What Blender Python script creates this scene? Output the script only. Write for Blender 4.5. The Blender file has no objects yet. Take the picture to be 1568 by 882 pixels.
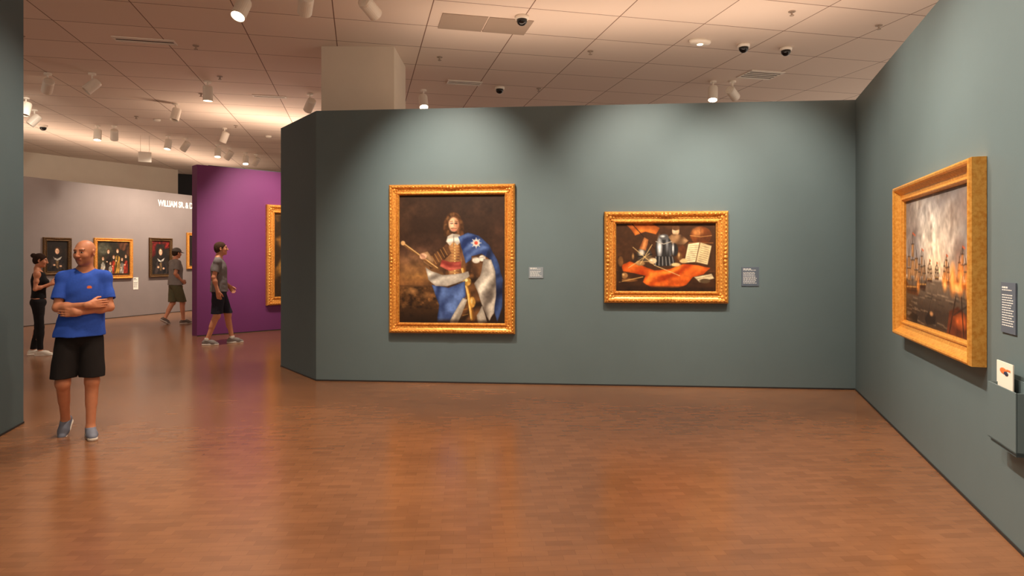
import bpy, math, numpy as np
from mathutils import Vector, Matrix
R0=np.random.RandomState(7)
scene=bpy.context.scene
scene.view_settings.view_transform='Standard'
scene.view_settings.look='None'
COL=scene.collection

def lin(c):
    c=np.asarray(c,dtype=float)/255.0
    return np.where(c<=0.04045,c/12.92,((c+0.055)/1.055)**2.4)
def rgba(c): 
    l=lin(c); return (float(l[0]),float(l[1]),float(l[2]),1.0)

# ---------------------------------------------------------------- materials
def mat(name,color=(200,200,200),rough=0.6,metal=0.0,noise=0.0,nscale=20,bump=0.0,bscale=60,vcol=False,emit=None,estr=0,spec=0.5,detail=4):
    m=bpy.data.materials.new(name); m.use_nodes=True
    nt=m.node_tree; b=nt.nodes['Principled BSDF']
    b.inputs['Roughness'].default_value=rough; b.inputs['Metallic'].default_value=metal
    b.inputs['Specular IOR Level'].default_value=spec
    b.inputs['Base Color'].default_value=rgba(color)
    tc=nt.nodes.new('ShaderNodeTexCoord')
    src=None
    if vcol:
        a=nt.nodes.new('ShaderNodeAttribute'); a.attribute_name='Col'; src=a.outputs['Color']
        nt.links.new(src,b.inputs['Base Color'])
    if noise>0:
        n=nt.nodes.new('ShaderNodeTexNoise'); n.inputs['Scale'].default_value=nscale; n.inputs['Detail'].default_value=detail
        nt.links.new(tc.outputs['Object'],n.inputs['Vector'])
        mr=nt.nodes.new('ShaderNodeMapRange'); mr.inputs['From Min'].default_value=0.3; mr.inputs['From Max'].default_value=0.7
        mr.inputs['To Min'].default_value=1-noise; mr.inputs['To Max'].default_value=1+noise
        nt.links.new(n.outputs['Fac'],mr.inputs['Value'])
        mx=nt.nodes.new('ShaderNodeVectorMath'); mx.operation='SCALE'
        if src is not None: nt.links.new(src,mx.inputs[0])
        else: mx.inputs[0].default_value=rgba(color)[:3]
        nt.links.new(mr.outputs['Result'],mx.inputs['Scale'])
        nt.links.new(mx.outputs[0],b.inputs['Base Color'])
    if bump>0:
        n2=nt.nodes.new('ShaderNodeTexNoise'); n2.inputs['Scale'].default_value=bscale; n2.inputs['Detail'].default_value=3
        nt.links.new(tc.outputs['Object'],n2.inputs['Vector'])
        bp=nt.nodes.new('ShaderNodeBump'); bp.inputs['Strength'].default_value=bump; bp.inputs['Distance'].default_value=0.01
        nt.links.new(n2.outputs['Fac'],bp.inputs['Height']); nt.links.new(bp.outputs['Normal'],b.inputs['Normal'])
    if emit is not None:
        b.inputs['Emission Color'].default_value=rgba(emit); b.inputs['Emission Strength'].default_value=estr
    return m

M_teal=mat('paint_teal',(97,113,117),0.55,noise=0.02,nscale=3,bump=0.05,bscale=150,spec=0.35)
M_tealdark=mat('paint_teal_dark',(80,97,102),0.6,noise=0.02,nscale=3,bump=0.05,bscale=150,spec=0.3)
M_purple=mat('paint_purple',(112,50,102),0.6,noise=0.02,nscale=3,bump=0.05,bscale=150,spec=0.3)
M_gray=mat('paint_gray',(130,117,113),0.6,noise=0.03,nscale=3,bump=0.05,bscale=150,spec=0.3)
M_beige=mat('paint_cream',(218,204,186),0.7,noise=0.02,nscale=3)
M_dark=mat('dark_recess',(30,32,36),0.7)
M_base=mat('shadow_gap',(38,32,30),0.7)
M_white=mat('white_enamel',(240,230,216),0.45,noise=0.02,nscale=5)
M_lens=mat('lit_lens',(255,240,220),0.4,emit=(255,236,205),estr=16)
M_lensoff=mat('unlit_lens',(150,130,110),0.3)
M_black=mat('black_plastic',(22,20,20),0.2)
M_vent=mat('vent_gray',(168,150,134),0.6)
M_ventdark=mat('vent_slot',(70,56,48),0.7)

def ceil_mat():
    m=bpy.data.materials.new('ceiling_tiles'); m.use_nodes=True; nt=m.node_tree; b=nt.nodes['Principled BSDF']
    b.inputs['Roughness'].default_value=0.75
    tc=nt.nodes.new('ShaderNodeTexCoord'); mp=nt.nodes.new('ShaderNodeMapping'); mp.inputs['Rotation'].default_value=(0,0,math.radians(-13))
    mp.inputs['Location'].default_value=(0.35,0.2,0)
    nt.links.new(tc.outputs['Object'],mp.inputs['Vector'])
    br=nt.nodes.new('ShaderNodeTexBrick'); br.offset=0.0; br.squash=1.0
    br.inputs['Scale'].default_value=1.0; br.inputs['Brick Width'].default_value=1.22; br.inputs['Row Height'].default_value=0.915
    br.inputs['Mortar Size'].default_value=0.008; br.inputs['Mortar Smooth'].default_value=0.3
    br.inputs['Color1'].default_value=rgba((236,220,206)); br.inputs['Color2'].default_value=rgba((229,213,199)); br.inputs['Mortar'].default_value=rgba((126,96,78))
    nt.links.new(mp.outputs['Vector'],br.inputs['Vector']); nt.links.new(br.outputs['Color'],b.inputs['Base Color'])
    return m
M_ceil=ceil_mat()
def floor_mat():
    m=bpy.data.materials.new('endgrain_wood_floor'); m.use_nodes=True; nt=m.node_tree; b=nt.nodes['Principled BSDF']
    tc=nt.nodes.new('ShaderNodeTexCoord'); mp=nt.nodes.new('ShaderNodeMapping'); mp.inputs['Rotation'].default_value=(0,0,math.radians(-4))
    nt.links.new(tc.outputs['Object'],mp.inputs['Vector'])
    br=nt.nodes.new('ShaderNodeTexBrick'); br.offset=0.5
    br.inputs['Scale'].default_value=1.0; br.inputs['Brick Width'].default_value=0.15; br.inputs['Row Height'].default_value=0.06
    br.inputs['Mortar Size'].default_value=0.0010; br.inputs['Mortar Smooth'].default_value=0.8; br.inputs['Bias'].default_value=-0.25
    br.inputs['Color1'].default_value=rgba((139,95,64)); br.inputs['Color2'].default_value=rgba((124,83,56)); br.inputs['Mortar'].default_value=rgba((108,70,47))
    nt.links.new(mp.outputs['Vector'],br.inputs['Vector'])
    n=nt.nodes.new('ShaderNodeTexNoise'); n.inputs['Scale'].default_value=0.8; n.inputs['Detail'].default_value=5; nt.links.new(mp.outputs['Vector'],n.inputs['Vector'])
    mr=nt.nodes.new('ShaderNodeMapRange'); mr.inputs['From Min'].default_value=0.3; mr.inputs['From Max'].default_value=0.7; mr.inputs['To Min'].default_value=0.86; mr.inputs['To Max'].default_value=1.12
    nt.links.new(n.outputs['Fac'],mr.inputs['Value'])
    n3=nt.nodes.new('ShaderNodeTexNoise'); n3.inputs['Scale'].default_value=9; n3.inputs['Detail'].default_value=6; 
    mp3=nt.nodes.new('ShaderNodeMapping'); mp3.inputs['Scale'].default_value=(.6,1.8,1); nt.links.new(mp.outputs['Vector'],mp3.inputs['Vector']); nt.links.new(mp3.outputs['Vector'],n3.inputs['Vector'])
    mr3=nt.nodes.new('ShaderNodeMapRange'); mr3.inputs['From Min'].default_value=0.3; mr3.inputs['From Max'].default_value=0.7; mr3.inputs['To Min'].default_value=0.93; mr3.inputs['To Max'].default_value=1.06
    nt.links.new(n3.outputs['Fac'],mr3.inputs['Value'])
    mm=nt.nodes.new('ShaderNodeMath'); mm.operation='MULTIPLY'; nt.links.new(mr.outputs['Result'],mm.inputs[0]); nt.links.new(mr3.outputs['Result'],mm.inputs[1])
    s=nt.nodes.new('ShaderNodeVectorMath'); s.operation='SCALE'; nt.links.new(br.outputs['Color'],s.inputs[0]); nt.links.new(mm.outputs[0],s.inputs['Scale'])
    nt.links.new(s.outputs[0],b.inputs['Base Color'])
    mr2=nt.nodes.new('ShaderNodeMapRange'); mr2.inputs['To Min'].default_value=0.18; mr2.inputs['To Max'].default_value=0.27
    nt.links.new(n.outputs['Fac'],mr2.inputs['Value']); nt.links.new(mr2.outputs['Result'],b.inputs['Roughness'])
    b.inputs['Specular IOR Level'].default_value=0.68
    return m
M_floor=floor_mat()
def gold_mat(name,c1,c2,rough=0.35):
    m=bpy.data.materials.new(name); m.use_nodes=True; nt=m.node_tree; b=nt.nodes['Principled BSDF']
    b.inputs['Metallic'].default_value=0.45; b.inputs['Roughness'].default_value=rough
    tc=nt.nodes.new('ShaderNodeTexCoord'); n=nt.nodes.new('ShaderNodeTexNoise'); n.inputs['Scale'].default_value=45; n.inputs['Detail'].default_value=4
    nt.links.new(tc.outputs['Object'],n.inputs['Vector'])
    r=nt.nodes.new('ShaderNodeValToRGB'); r.color_ramp.elements[0].color=rgba(c1); r.color_ramp.elements[1].color=rgba(c2)
    r.color_ramp.elements[0].position=0.3; r.color_ramp.elements[1].position=0.65
    nt.links.new(n.outputs['Fac'],r.inputs['Fac']); nt.links.new(r.outputs['Color'],b.inputs['Base Color'])
    bp=nt.nodes.new('ShaderNodeBump'); bp.inputs['Strength'].default_value=0.2; bp.inputs['Distance'].default_value=0.003
    nt.links.new(n.outputs['Fac'],bp.inputs['Height']); nt.links.new(bp.outputs['Normal'],b.inputs['Normal'])
    return m
M_gold=gold_mat('gilt_gold',(196,118,42),(240,172,82))
M_gold2=gold_mat('gilt_bright',(224,146,54),(246,182,88),0.32)
M_goldd=gold_mat('gilt_dark',(50,34,20),(110,76,38),0.4)
M_canvas=mat('oil_paint',vcol=True,rough=0.5,bump=0.05,bscale=120,spec=0.25)
M_vc=mat('cloth_vcol',vcol=True,rough=0.85,noise=0.06,nscale=60,bump=0.15,bscale=300,spec=0.2)
M_skin=mat('skin',vcol=True,rough=0.5,noise=0.04,nscale=30,spec=0.4)
M_skin.node_tree.nodes['Principled BSDF'].inputs['Subsurface Weight'].default_value=0.05
M_shoe=mat('shoe_vcol',vcol=True,rough=0.6,spec=0.3)

# ---------------------------------------------------------------- mesh helpers
def empty(name,loc=(0,0,0),rz=0.0):
    e=bpy.data.objects.new(name,None); COL.objects.link(e); e.location=loc; e.rotation_euler=(0,0,rz); e.empty_display_size=0.1
    return e
def mobj(name,V,F,m,parent=None,smooth=False,cols=None,loc=(0,0,0),rz=0):
    me=bpy.data.meshes.new(name)
    V=np.asarray(V,dtype=np.float64)
    me.from_pydata(V.tolist(),[],[list(map(int,f)) for f in F] if not isinstance(F,np.ndarray) else F.tolist())
    if cols is not None:
        ca=me.color_attributes.new('Col','FLOAT_COLOR','POINT')
        c4=np.ones((len(V),4),dtype=np.float32); c4[:,:3]=cols
        ca.data.foreach_set('color',c4.ravel())
    if smooth: me.polygons.foreach_set('use_smooth',np.ones(len(me.polygons),dtype=bool))
    me.materials.append(m); me.update()
    o=bpy.data.objects.new(name,me); COL.objects.link(o)
    if parent: o.parent=parent
    o.location=loc; o.rotation_euler=(0,0,rz)
    return o
class MB:
    """simple mesh accumulator"""
    def __init__(s): s.V=[]; s.F=[]
    def box(s,c,d,R=None):
        n=len(s.V)
        for x in(-.5,.5):
            for y in(-.5,.5):
                for z in(-.5,.5):
                    p=Vector((x*d[0],y*d[1],z*d[2]))
                    if R is not None: p=R@p
                    s.V.append((p.x+c[0],p.y+c[1],p.z+c[2]))
        for f in [(0,1,3,2),(4,6,7,5),(0,4,5,1),(2,3,7,6),(0,2,6,4),(1,5,7,3)]: s.F.append([n+i for i in f])
    def prism(s,poly,z0,z1):
        n=len(s.V); k=len(poly)
        a=sum(poly[i][0]*poly[(i+1)%k][1]-poly[(i+1)%k][0]*poly[i][1] for i in range(k))
        if a<0: poly=poly[::-1]
        for p in poly: s.V.append((p[0],p[1],z0))
        for p in poly: s.V.append((p[0],p[1],z1))
        s.F.append([n+i for i in range(k)][::-1]); s.F.append([n+k+i for i in range(k)])
        for i in range(k): j=(i+1)%k; s.F.append([n+i,n+j,n+k+j,n+k+i])
    def lathe(s,prof,R=Matrix.Identity(3),c=(0,0,0),seg=24,cap=True):
        n=len(s.V); k=len(prof)
        for (r,z) in prof:
            for i in range(seg):
                a=2*math.pi*i/seg; p=R@Vector((r*math.cos(a),r*math.sin(a),z)); s.V.append((p.x+c[0],p.y+c[1],p.z+c[2]))
        for q in range(k-1):
            for i in range(seg):
                j=(i+1)%seg; s.F.append([n+q*seg+i,n+q*seg+j,n+(q+1)*seg+j,n+(q+1)*seg+i])
        if cap:
            s.F.append([n+i for i in range(seg)][::-1]); s.F.append([n+(k-1)*seg+i for i in range(seg)])
    def ball(s,c,r,R=None,nu=8,nv=5):
        n=len(s.V)
        for a in range(nv+1):
            th=math.pi*a/nv
            for b in range(nu):
                ph=2*math.pi*b/nu
                p=Vector((r[0]*math.sin(th)*math.cos(ph),r[1]*math.sin(th)*math.sin(ph),r[2]*math.cos(th)))
                if R is not None: p=R@p
                s.V.append((p.x+c[0],p.y+c[1],p.z+c[2]))
        for a in range(nv):
            for b in range(nu):
                d=(b+1)%nu; s.F.append([n+a*nu+b,n+(a+1)*nu+b,n+(a+1)*nu+d,n+a*nu+d])
    def obj(s,name,m,parent=None,smooth=False,loc=(0,0,0),rz=0): return mobj(name,s.V,s.F,m,parent,smooth,None,loc,rz)

# ---------------------------------------------------------------- room shell
CH=4.8; WH=3.58
A=(-2.599,8.663); B=(4.24,8.06); C=(-3.476,9.82)
def slab(name,m,poly,z0,z1):
    b=MB(); b.prism(poly,z0,z1); return b.obj(name,m)
slab('floor',M_floor,[(-22,-6),(9,-6),(9,30),(-22,30)],-0.1,0)
slab('ceiling',M_ceil,[(-22,-6),(9,-6),(9,30),(-22,30)],CH,CH+0.1)
slab('wall_back',M_teal,[A,B,(4.30,8.30),(-2.49,8.90)],0,WH)
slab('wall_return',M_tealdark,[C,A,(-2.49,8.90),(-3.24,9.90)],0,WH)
v=Vector((-.3070,-.9517))
def rw(t,off=0.0): return (B[0]+v.x*t-.9517*off, B[1]+v.y*t+.307*off)
slab('wall_right',M_teal,[B,rw(9.6),rw(9.6,-.3),(4.6,8.25),(4.30,8.30)],0,WH)
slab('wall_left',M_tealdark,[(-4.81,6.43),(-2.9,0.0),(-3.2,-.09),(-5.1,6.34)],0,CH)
slab('wall_purple',M_purple,[(-6.56,13.6),(-3.33,16.73),(-3.54,16.95),(-6.77,13.82)],0,WH)
w=Vector((.3312,.9435))
def gw(s): return (-11.6+w.x*s,15.6+w.y*s)
g0=gw(-6.5); g1=gw(7.2)
slab('wall_gallery_gray',M_gray,[g0,g1,(g1[0]-.28,g1[1]+.1),(g0[0]-.28,g0[1]+.1)],0,WH)
slab('wall_far',M_beige,[(-19.3,11.8),(-11.97,23.4),(-12.2,23.55),(-19.55,11.9)],0,CH)
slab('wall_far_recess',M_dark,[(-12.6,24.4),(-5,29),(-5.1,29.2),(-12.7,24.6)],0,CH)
b=MB(); b.box((-2.31,10.3,CH/2),(1.09,1.05,CH-0.002)); col=b.obj('column',M_beige)
def trim(name,P,Q,out):
    d=Vector((Q[0]-P[0],Q[1]-P[1])).normalized(); n=Vector((-d.y,d.x))*out
    slab(name,M_base,[(P[0]+n.x*.001,P[1]+n.y*.001),(Q[0]+n.x*.001,Q[1]+n.y*.001),(Q[0]+n.x*.008,Q[1]+n.y*.008),(P[0]+n.x*.008,P[1]+n.y*.008)],0.0,0.018)
trim('baseboard_back',A,B,-1); trim('baseboard_return',C,A,-1); trim('baseboard_right',B,rw(9.6),-1)
trim('baseboard_purple',(-6.56,13.6),(-3.33,16.73),-1); trim('baseboard_gallery',g0,g1,-1); trim('baseboard_left',(-4.81,6.43),(-2.9,0),1)

# ---------------------------------------------------------------- painter
def up(a,W,H):
    h,w_=a.shape; y=np.linspace(0,h-1.001,H); x=np.linspace(0,w_-1.001,W)
    yi=y.astype(int); xi=x.astype(int); fy=(y-yi)[:,None]; fx=(x-xi)[None]; fy=fy*fy*(3-2*fy); fx=fx*fx*(3-2*fx)
    a00=a[yi][:,xi];a01=a[yi][:,xi+1];a10=a[yi+1][:,xi];a11=a[yi+1][:,xi+1]
    return (a00*(1-fx)+a01*fx)*(1-fy)+(a10*(1-fx)+a11*fx)*fy
class Art:
    def __init__(s,w,h,n,base,seed=1):
        s.w,s.h=w,h; s.W=int(n); s.H=int(n*h/w); s.r=np.random.RandomState(seed)
        s.X,s.Y=np.meshgrid(np.linspace(0,w,s.W),np.linspace(0,h,s.H))
        s.a=np.ones((s.H,s.W,3))*np.array(base,float)
    def fbm(s,f,o=4,asp=1.0):
        t=0;am=1;tot=0
        for i in range(o):
            nx=max(3,int(f*2**i*asp)+2); ny=max(3,int(f*2**i*s.h/s.w)+2)
            t=t+am*up(s.r.rand(ny,nx),s.W,s.H); tot+=am; am*=.55
        return t/tot
    def mix(s,m,c):
        m=np.clip(m,0,1)[...,None]; s.a=s.a*(1-m)+np.array(c,float)*m
    def mul(s,m): s.a*=m[...,None]
    def put(s,d,c,soft,al,tex):
        m=np.clip(.5-d/soft,0,1)*al
        k=np.array(c,float)
        if tex>0:
            t=1+tex*2*(s.fbm(14,3)-.5)
            m3=m[...,None]; s.a=s.a*(1-m3)+(k*t[...,None])*m3
        else: s.mix(m,c)
    def sd(s,p):
        p=np.array(p,float); d=np.full(s.X.shape,1e9); sg=np.ones(s.X.shape); N=len(p); j=N-1
        for i in range(N):
            e=p[j]-p[i]; wx=s.X-p[i][0]; wy=s.Y-p[i][1]
            t=np.clip((wx*e[0]+wy*e[1])/(e@e+1e-9),0,1); bx=wx-e[0]*t; by=wy-e[1]*t
            d=np.minimum(d,bx*bx+by*by)
            c1=s.Y>=p[i][1];c2=s.Y<p[j][1];c3=e[0]*wy>e[1]*wx
            sg=np.where((c1&c2&c3)|(~c1&~c2&~c3),-sg,sg); j=i
        return sg*np.sqrt(d)
    def poly(s,p,c,soft=1.6,al=1,tex=.3): s.put(s.sd(p),c,soft,al,tex)
    def drape(s,p,dark,light,ang,freq,warp=7,soft=1.4,pw=1.1,con=.62):
        """folded cloth: wavy irregular folds between dark and light"""
        d=s.sd(p); d=d+2.2*(s.fbm(8,3)-.5); a=math.radians(ang)
        ph=freq*(s.X*math.cos(a)+s.Y*math.sin(a))+warp*s.fbm(3,3)*2
        t=(.5+.5*np.sin(ph))**pw; t2=.5+.5*np.sin(.55*ph+4*s.fbm(3,2)+1); n=s.fbm(7,4)
        t=np.clip(.5+con*((.55*t+.45*t2)-.5)*1.5+.9*(n-.5),0,1)
        t=t*np.clip(.6-d/9,.3,1)
        k=np.array(dark,float)+(np.array(light,float)-np.array(dark,float))*t[...,None]
        m=np.clip(.5-d/soft,0,1)[...,None]; s.a=s.a*(1-m)+k*m
    def ell(s,cx,cy,rx,ry,c,rot=0,soft=1.5,al=1,tex=.15):
        a=math.radians(rot); x=(s.X-cx)*math.cos(a)+(s.Y-cy)*math.sin(a); y=-(s.X-cx)*math.sin(a)+(s.Y-cy)*math.cos(a)
        s.put((np.sqrt((x/rx)**2+(y/ry)**2)-1)*min(rx,ry),c,soft,al,tex)
    def line(s,p,wd,c,soft=1.2,al=1,tex=0):
        d=np.full(s.X.shape,1e9)
        for (a,b_) in zip(p[:-1],p[1:]):
            a=np.array(a,float);e=np.array(b_,float)-a
            t=np.clip(((s.X-a[0])*e[0]+(s.Y-a[1])*e[1])/(e@e+1e-9),0,1)
            d=np.minimum(d,np.hypot(s.X-a[0]-e[0]*t,s.Y-a[1]-e[1]*t))
        s.put(d-wd/2,c,soft,al,tex)

def art_portrait():
    a=Art(162,194,300,(50,33,23),3)
    n=a.fbm(3,4); a.mix((n-.47)*2.2*np.clip(1.1-abs(a.Y-70)/70,0,1),(92,63,44))
    a.mix(np.clip((a.Y-84)/30,0,1)*.55*np.clip((95-a.X)/40,0,1),(120,82,50))
    for (x,y,rx,ry,c) in [(18,96,28,8,(146,104,72)),(34,84,30,6,(104,72,54)),(22,110,28,7,(170,120,72)),(30,123,28,5,(202,144,76)),(44,70,36,8,(78,52,38)),(120,26,44,20,(58,39,28)),(20,20,34,16,(64,43,30)),(150,60,14,30,(70,46,33)),(14,132,22,5,(176,118,62))]:
        a.ell(x,y,rx,ry,c,soft=11,al=.6,tex=.45)
    a.mix(np.clip((a.Y-136)/4,0,1)*np.clip((72-a.X)/14,0,1),(80,53,30)); n2=a.fbm(26,3); a.mix((n2-.52)*3*(a.Y>139)*(a.X<66)*(a.Y<172),(138,94,52)); a.mix((.44-n2)*4*(a.Y>139)*(a.X<66),(38,25,16))
    a.ell(20,146,9,4,(180,130,80),soft=5,al=.5,tex=.5); a.ell(44,152,8,4,(146,102,60),soft=5,al=.5,tex=.5)
    a.mix(np.clip((a.Y-160)/26,0,1)*.85,(36,24,16))
    a.drape([(90,120),(114,118),(124,150),(134,194),(86,194),(90,160)],(40,26,16),(140,92,52),70,.25)
    a.drape([(94,62),(106,57),(122,62),(138,76),(150,98),(158,128),(158,168),(150,192),(140,160),(124,120),(100,100)],(20,28,56),(72,98,158),35,.25)
    a.drape([(66,84),(76,68),(94,68),(108,78),(114,112),(104,130),(70,126),(64,104)],(58,37,24),(150,100,60),20,.3)
    a.drape([(77,70),(91,70),(97,100),(94,122),(76,122),(72,96)],(100,64,40),(196,140,88),8,.3)
    for i in range(11): a.line([(79,73+i*4.4),(92,74+i*4.4)],.8,(216,170,94),al=.65); a.ell(85.5,75+i*4.4,.9,.9,(240,210,140))
    a.drape([(64,80),(74,76),(80,88),(60,108),(48,112),(42,100)],(62,40,26),(158,106,64),-45,.4)
    for i in range(6): a.line([(46+i*4.4,96-i*3.2),(53+i*4.2,108-i*3.4)],1.2,(206,150,84),al=.6)
    a.drape([(34,88),(44,86),(54,98),(50,110),(38,102)],(110,78,50),(200,160,118),-40,.6)
    a.line([(5,73),(60,113)],4.6,(112,76,42)); a.line([(5,72),(59,110.5)],1.5,(226,184,122),al=.9); a.ell(6,73,3.4,3.4,(206,164,110)); 
    a.ell(37,93,5.5,4.6,(224,176,142)); 
    for i in range(4): a.line([(33+i*2,89+i*1.4),(36+i*2,97+i*.8)],.8,(150,96,70),al=.8)
    for (x,y,rx,ry) in [(83,38,12,11),(73,48,5,11),(94,50,5.5,12),(72,58,4,6),(95,60,4.5,6)]: a.ell(x,y,rx,ry,(78,49,28),tex=.7)
    for i in range(34): 
        q=a.r.rand()*6.28; rx=10.5+a.r.rand()*2.4; a.ell(83.5+rx*math.cos(q),46+(rx+5)*math.sin(q)*.95,1.8,2.2,(132,90,52) if i%2 else (64,40,23),al=.55)
    a.ell(84,45,7.6,10.6,(212,158,120),tex=.06); a.ell(81.5,44,4.6,8,(240,196,158),soft=5,al=.75); a.ell(90,47,2.8,8,(160,104,74),soft=4,al=.7); a.ell(84,53,5,3,(206,150,118),soft=3,al=.5)
    a.ell(80.6,43.4,1.9,1.1,(70,44,32)); a.ell(87.4,43.4,1.9,1.1,(60,38,28)); a.ell(80.2,43,.6,.5,(240,230,220)); a.line([(78.4,40.6),(82.6,40.2)],.9,(112,74,48)); a.line([(85.6,40.2),(89.6,40.8)],.9,(100,64,40))
    a.line([(84.2,43),(85,48.5)],1.2,(178,118,88),al=.8); a.ell(84,49,1.6,1,(230,170,136)); a.line([(80,51.4),(84,50.8),(88,51.4)],1.2,(122,78,48)); a.line([(82,53.5),(86.6,53.5)],1.1,(186,84,72))
    a.drape([(74,63),(82,59),(92,61),(97,69),(89,76),(84,70),(78,77),(72,71)],(160,150,136),(246,240,226),80,.7)
    a.line([(84,62),(84,78)],.9,(120,110,100))
    a.drape([(66,98),(78,102),(95,101),(96,112),(78,115),(63,108)],(120,40,36),(228,120,98),-75,.5)
    a.drape([(91,64),(105,58),(120,63),(136,80),(132,95),(113,97),(102,104),(97,84)],(30,46,94),(110,138,196),55,.35)
    a.ell(118,73,5.4,5.4,(206,204,200)); 
    for k in range(8): 
        q=k*math.pi/4; a.line([(118,73),(118+7.5*math.cos(q),73+7.5*math.sin(q))],1.1,(232,226,208),al=.9)
    a.ell(118,73,2.6,2.6,(206,80,60))
    a.drape([(111,93),(126,89),(138,97),(136,116),(122,127),(110,116)],(50,32,20),(146,98,60),-30,.4); a.ell(118,99,6,4.4,(216,208,192)); a.ell(127,96,5,4.6,(232,224,208)); a.line([(112,96),(132,94)],1.2,(150,140,126),al=.7)
    a.drape([(130,97),(141,98),(147,116),(148,148),(145,178),(138,190),(130,174),(122,150),(115,134),(124,122)],(96,86,78),(236,226,208),16,.24)
    a.line([(98,112),(107,150),(113,188)],6,(120,78,34)); a.line([(97,112),(106,150),(111,188)],3.4,(214,160,74),tex=.5); a.line([(96,112),(105,150),(110,186)],1,(250,222,150))
    a.ell(104,131,6.5,6.5,(206,156,74),tex=.8); a.ell(103,129,2.4,2.4,(250,222,150)); a.ell(112,162,5,8,(190,140,62),tex=.8); a.ell(111,160,1.6,4,(244,212,134))
    for i in range(8): a.line([(90+i*1.1,126+i*8),(97+i*1.2,124+i*8)],1.2,(206,154,78),al=.5)
    a.drape([(50,136),(76,141),(101,130),(102,152),(93,172),(84,192),(58,192),(62,166)],(26,38,80),(104,134,198),20,.28)
    a.drape([(41,110),(50,116),(66,121),(88,120),(106,116),(108,123),(97,131),(74,138),(56,138),(45,128)],(120,110,100),(242,234,218),66,.3)
    a.drape([(78,190),(98,156),(105,158),(90,194),(78,194)],(110,102,92),(226,216,198),35,.4); a.drape([(119,182),(127,168),(135,192),(121,194)],(110,102,92),(226,216,198),10,.4)
    a.poly([(0,187),(162,190),(162,194),(0,194)],(34,22,14),soft=5,al=.7)
    a.mul(1+.2*(a.fbm(44,2)-.5)); return a
def art_still():
    a=Art(153,107,300,(66,40,22),5); n=a.fbm(5,4); a.mix((n-.5)*2,(108,68,36)); a.mix(np.clip((a.X-100)/60,0,1)*.4,(50,30,17))
    a.drape([(18,4),(34,0),(54,0),(68,8),(62,18),(46,14),(30,20),(24,10)],(130,56,16),(240,136,52),70,.4); a.line([(24,0),(60,40)],1.2,(40,24,14))
    a.ell(92,13,5.5,7,(196,160,120)); a.ell(90,12,2.5,4,(236,206,168),soft=3); a.ell(92,8,6,4,(96,62,36)); a.drape([(78,24),(86,18),(100,18),(112,28),(104,34),(80,32)],(70,46,28),(196,150,104),20,.4)
    a.ell(130,20,16,14,(120,62,26),tex=.5); a.ell(125,15,7,6,(206,134,72),soft=7,al=.8,tex=.3); a.ell(136,25,9,7,(66,34,16),soft=7,al=.6)
    for q in(-8,0,8): a.line([(130+q*1.7,9+abs(q)*.3),(130+q*1.9,20),(130+q*1.7,31-abs(q)*.3)],.6,(70,38,18),al=.7)
    a.line([(114,20),(130,22),(146,20)],.8,(226,170,100),al=.7); a.poly([(112,31),(148,31),(146,37),(116,37)],(64,36,18)); a.line([(112,31.5),(148,31.5)],.8,(170,110,60))
    a.poly([(0,74),(153,76),(153,107),(0,107)],(58,34,18)); a.line([(0,74),(153,76)],.8,(120,76,42),al=.6)
    a.poly([(96,38),(104,34),(110,52),(104,64),(94,58)],(82,44,22))
    a.drape([(8,66),(22,60),(40,66),(60,74),(84,72),(104,64),(126,66),(144,70),(134,80),(118,84),(108,96),(84,104),(58,103),(42,92),(46,82),(26,78),(12,76)],(160,50,8),(255,134,44),62,.25,warp=7)
    a.ell(74,40,13,20,(40,38,38)); a.ell(67.5,37,3.2,13,(230,230,228),soft=4,al=.95); a.ell(79,34,2,10,(150,152,156),soft=3,al=.8); a.ell(84,44,2,10,(100,102,108),soft=3,al=.7); a.ell(74,22,7,4.5,(90,88,88)); a.ell(72,21,3,1.6,(220,220,216),soft=2); a.line([(62,29),(74,33),(86,29)],1.2,(176,166,150)); a.poly([(62,52),(88,52),(92,66),(60,68)],(34,32,32)); 
    for i in range(6): a.line([(62+i*5,53),(61+i*5.6,66)],1.1,(190,186,180),al=.75)
    a.ell(90,42,5.5,10,(36,34,34)); a.ell(88,40,1.5,7,(206,206,204),soft=2)
    a.ell(44,50,12,11,(60,50,42)); a.ell(40,46,4,5,(220,210,192),soft=4); a.ell(50,54,6,4,(110,88,62),soft=3); a.line([(33,53),(56,49)],1.4,(24,18,14)); a.line([(32,60),(56,60)],1.6,(160,130,90)); a.drape([(36,40),(44,22),(51,26),(47,44)],(110,56,26),(226,150,86),20,.6)
    a.ell(57,59,6,4.6,(196,172,134)); a.ell(55,58,2,1.5,(240,226,196)); a.ell(38,63,7,3.6,(156,118,74)); a.ell(29,54,5.4,8,(48,32,20)); a.ell(27,52,1.6,4,(176,130,80),soft=2)
    for p in [[(20,70),(52,48)],[(27,38),(60,66)],[(60,66),(98,82)],[(56,34),(38,64)]]: a.line(p,1.1,(222,186,124),al=.85)
    a.poly([(109,35),(127,32),(146,38),(141,68),(122,64),(103,64)],(60,34,18)); a.poly([(111,33),(128,30.5),(128,60),(121,61),(105,62)],(226,208,164),tex=.1); a.poly([(129,30.5),(146,36),(140,65),(123,61)],(208,186,140),tex=.1); a.line([(128.5,31),(122,62)],1.4,(96,66,38)); 
    for i in range(8): a.line([(113-.7*i,36+3.2*i),(126-.7*i,34.6+3.2*i)],.6,(110,84,54),al=.75); a.line([(131-.7*i,36+3.2*i),(143-.7*i,39.4+3.2*i)],.6,(110,84,54),al=.75)
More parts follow.
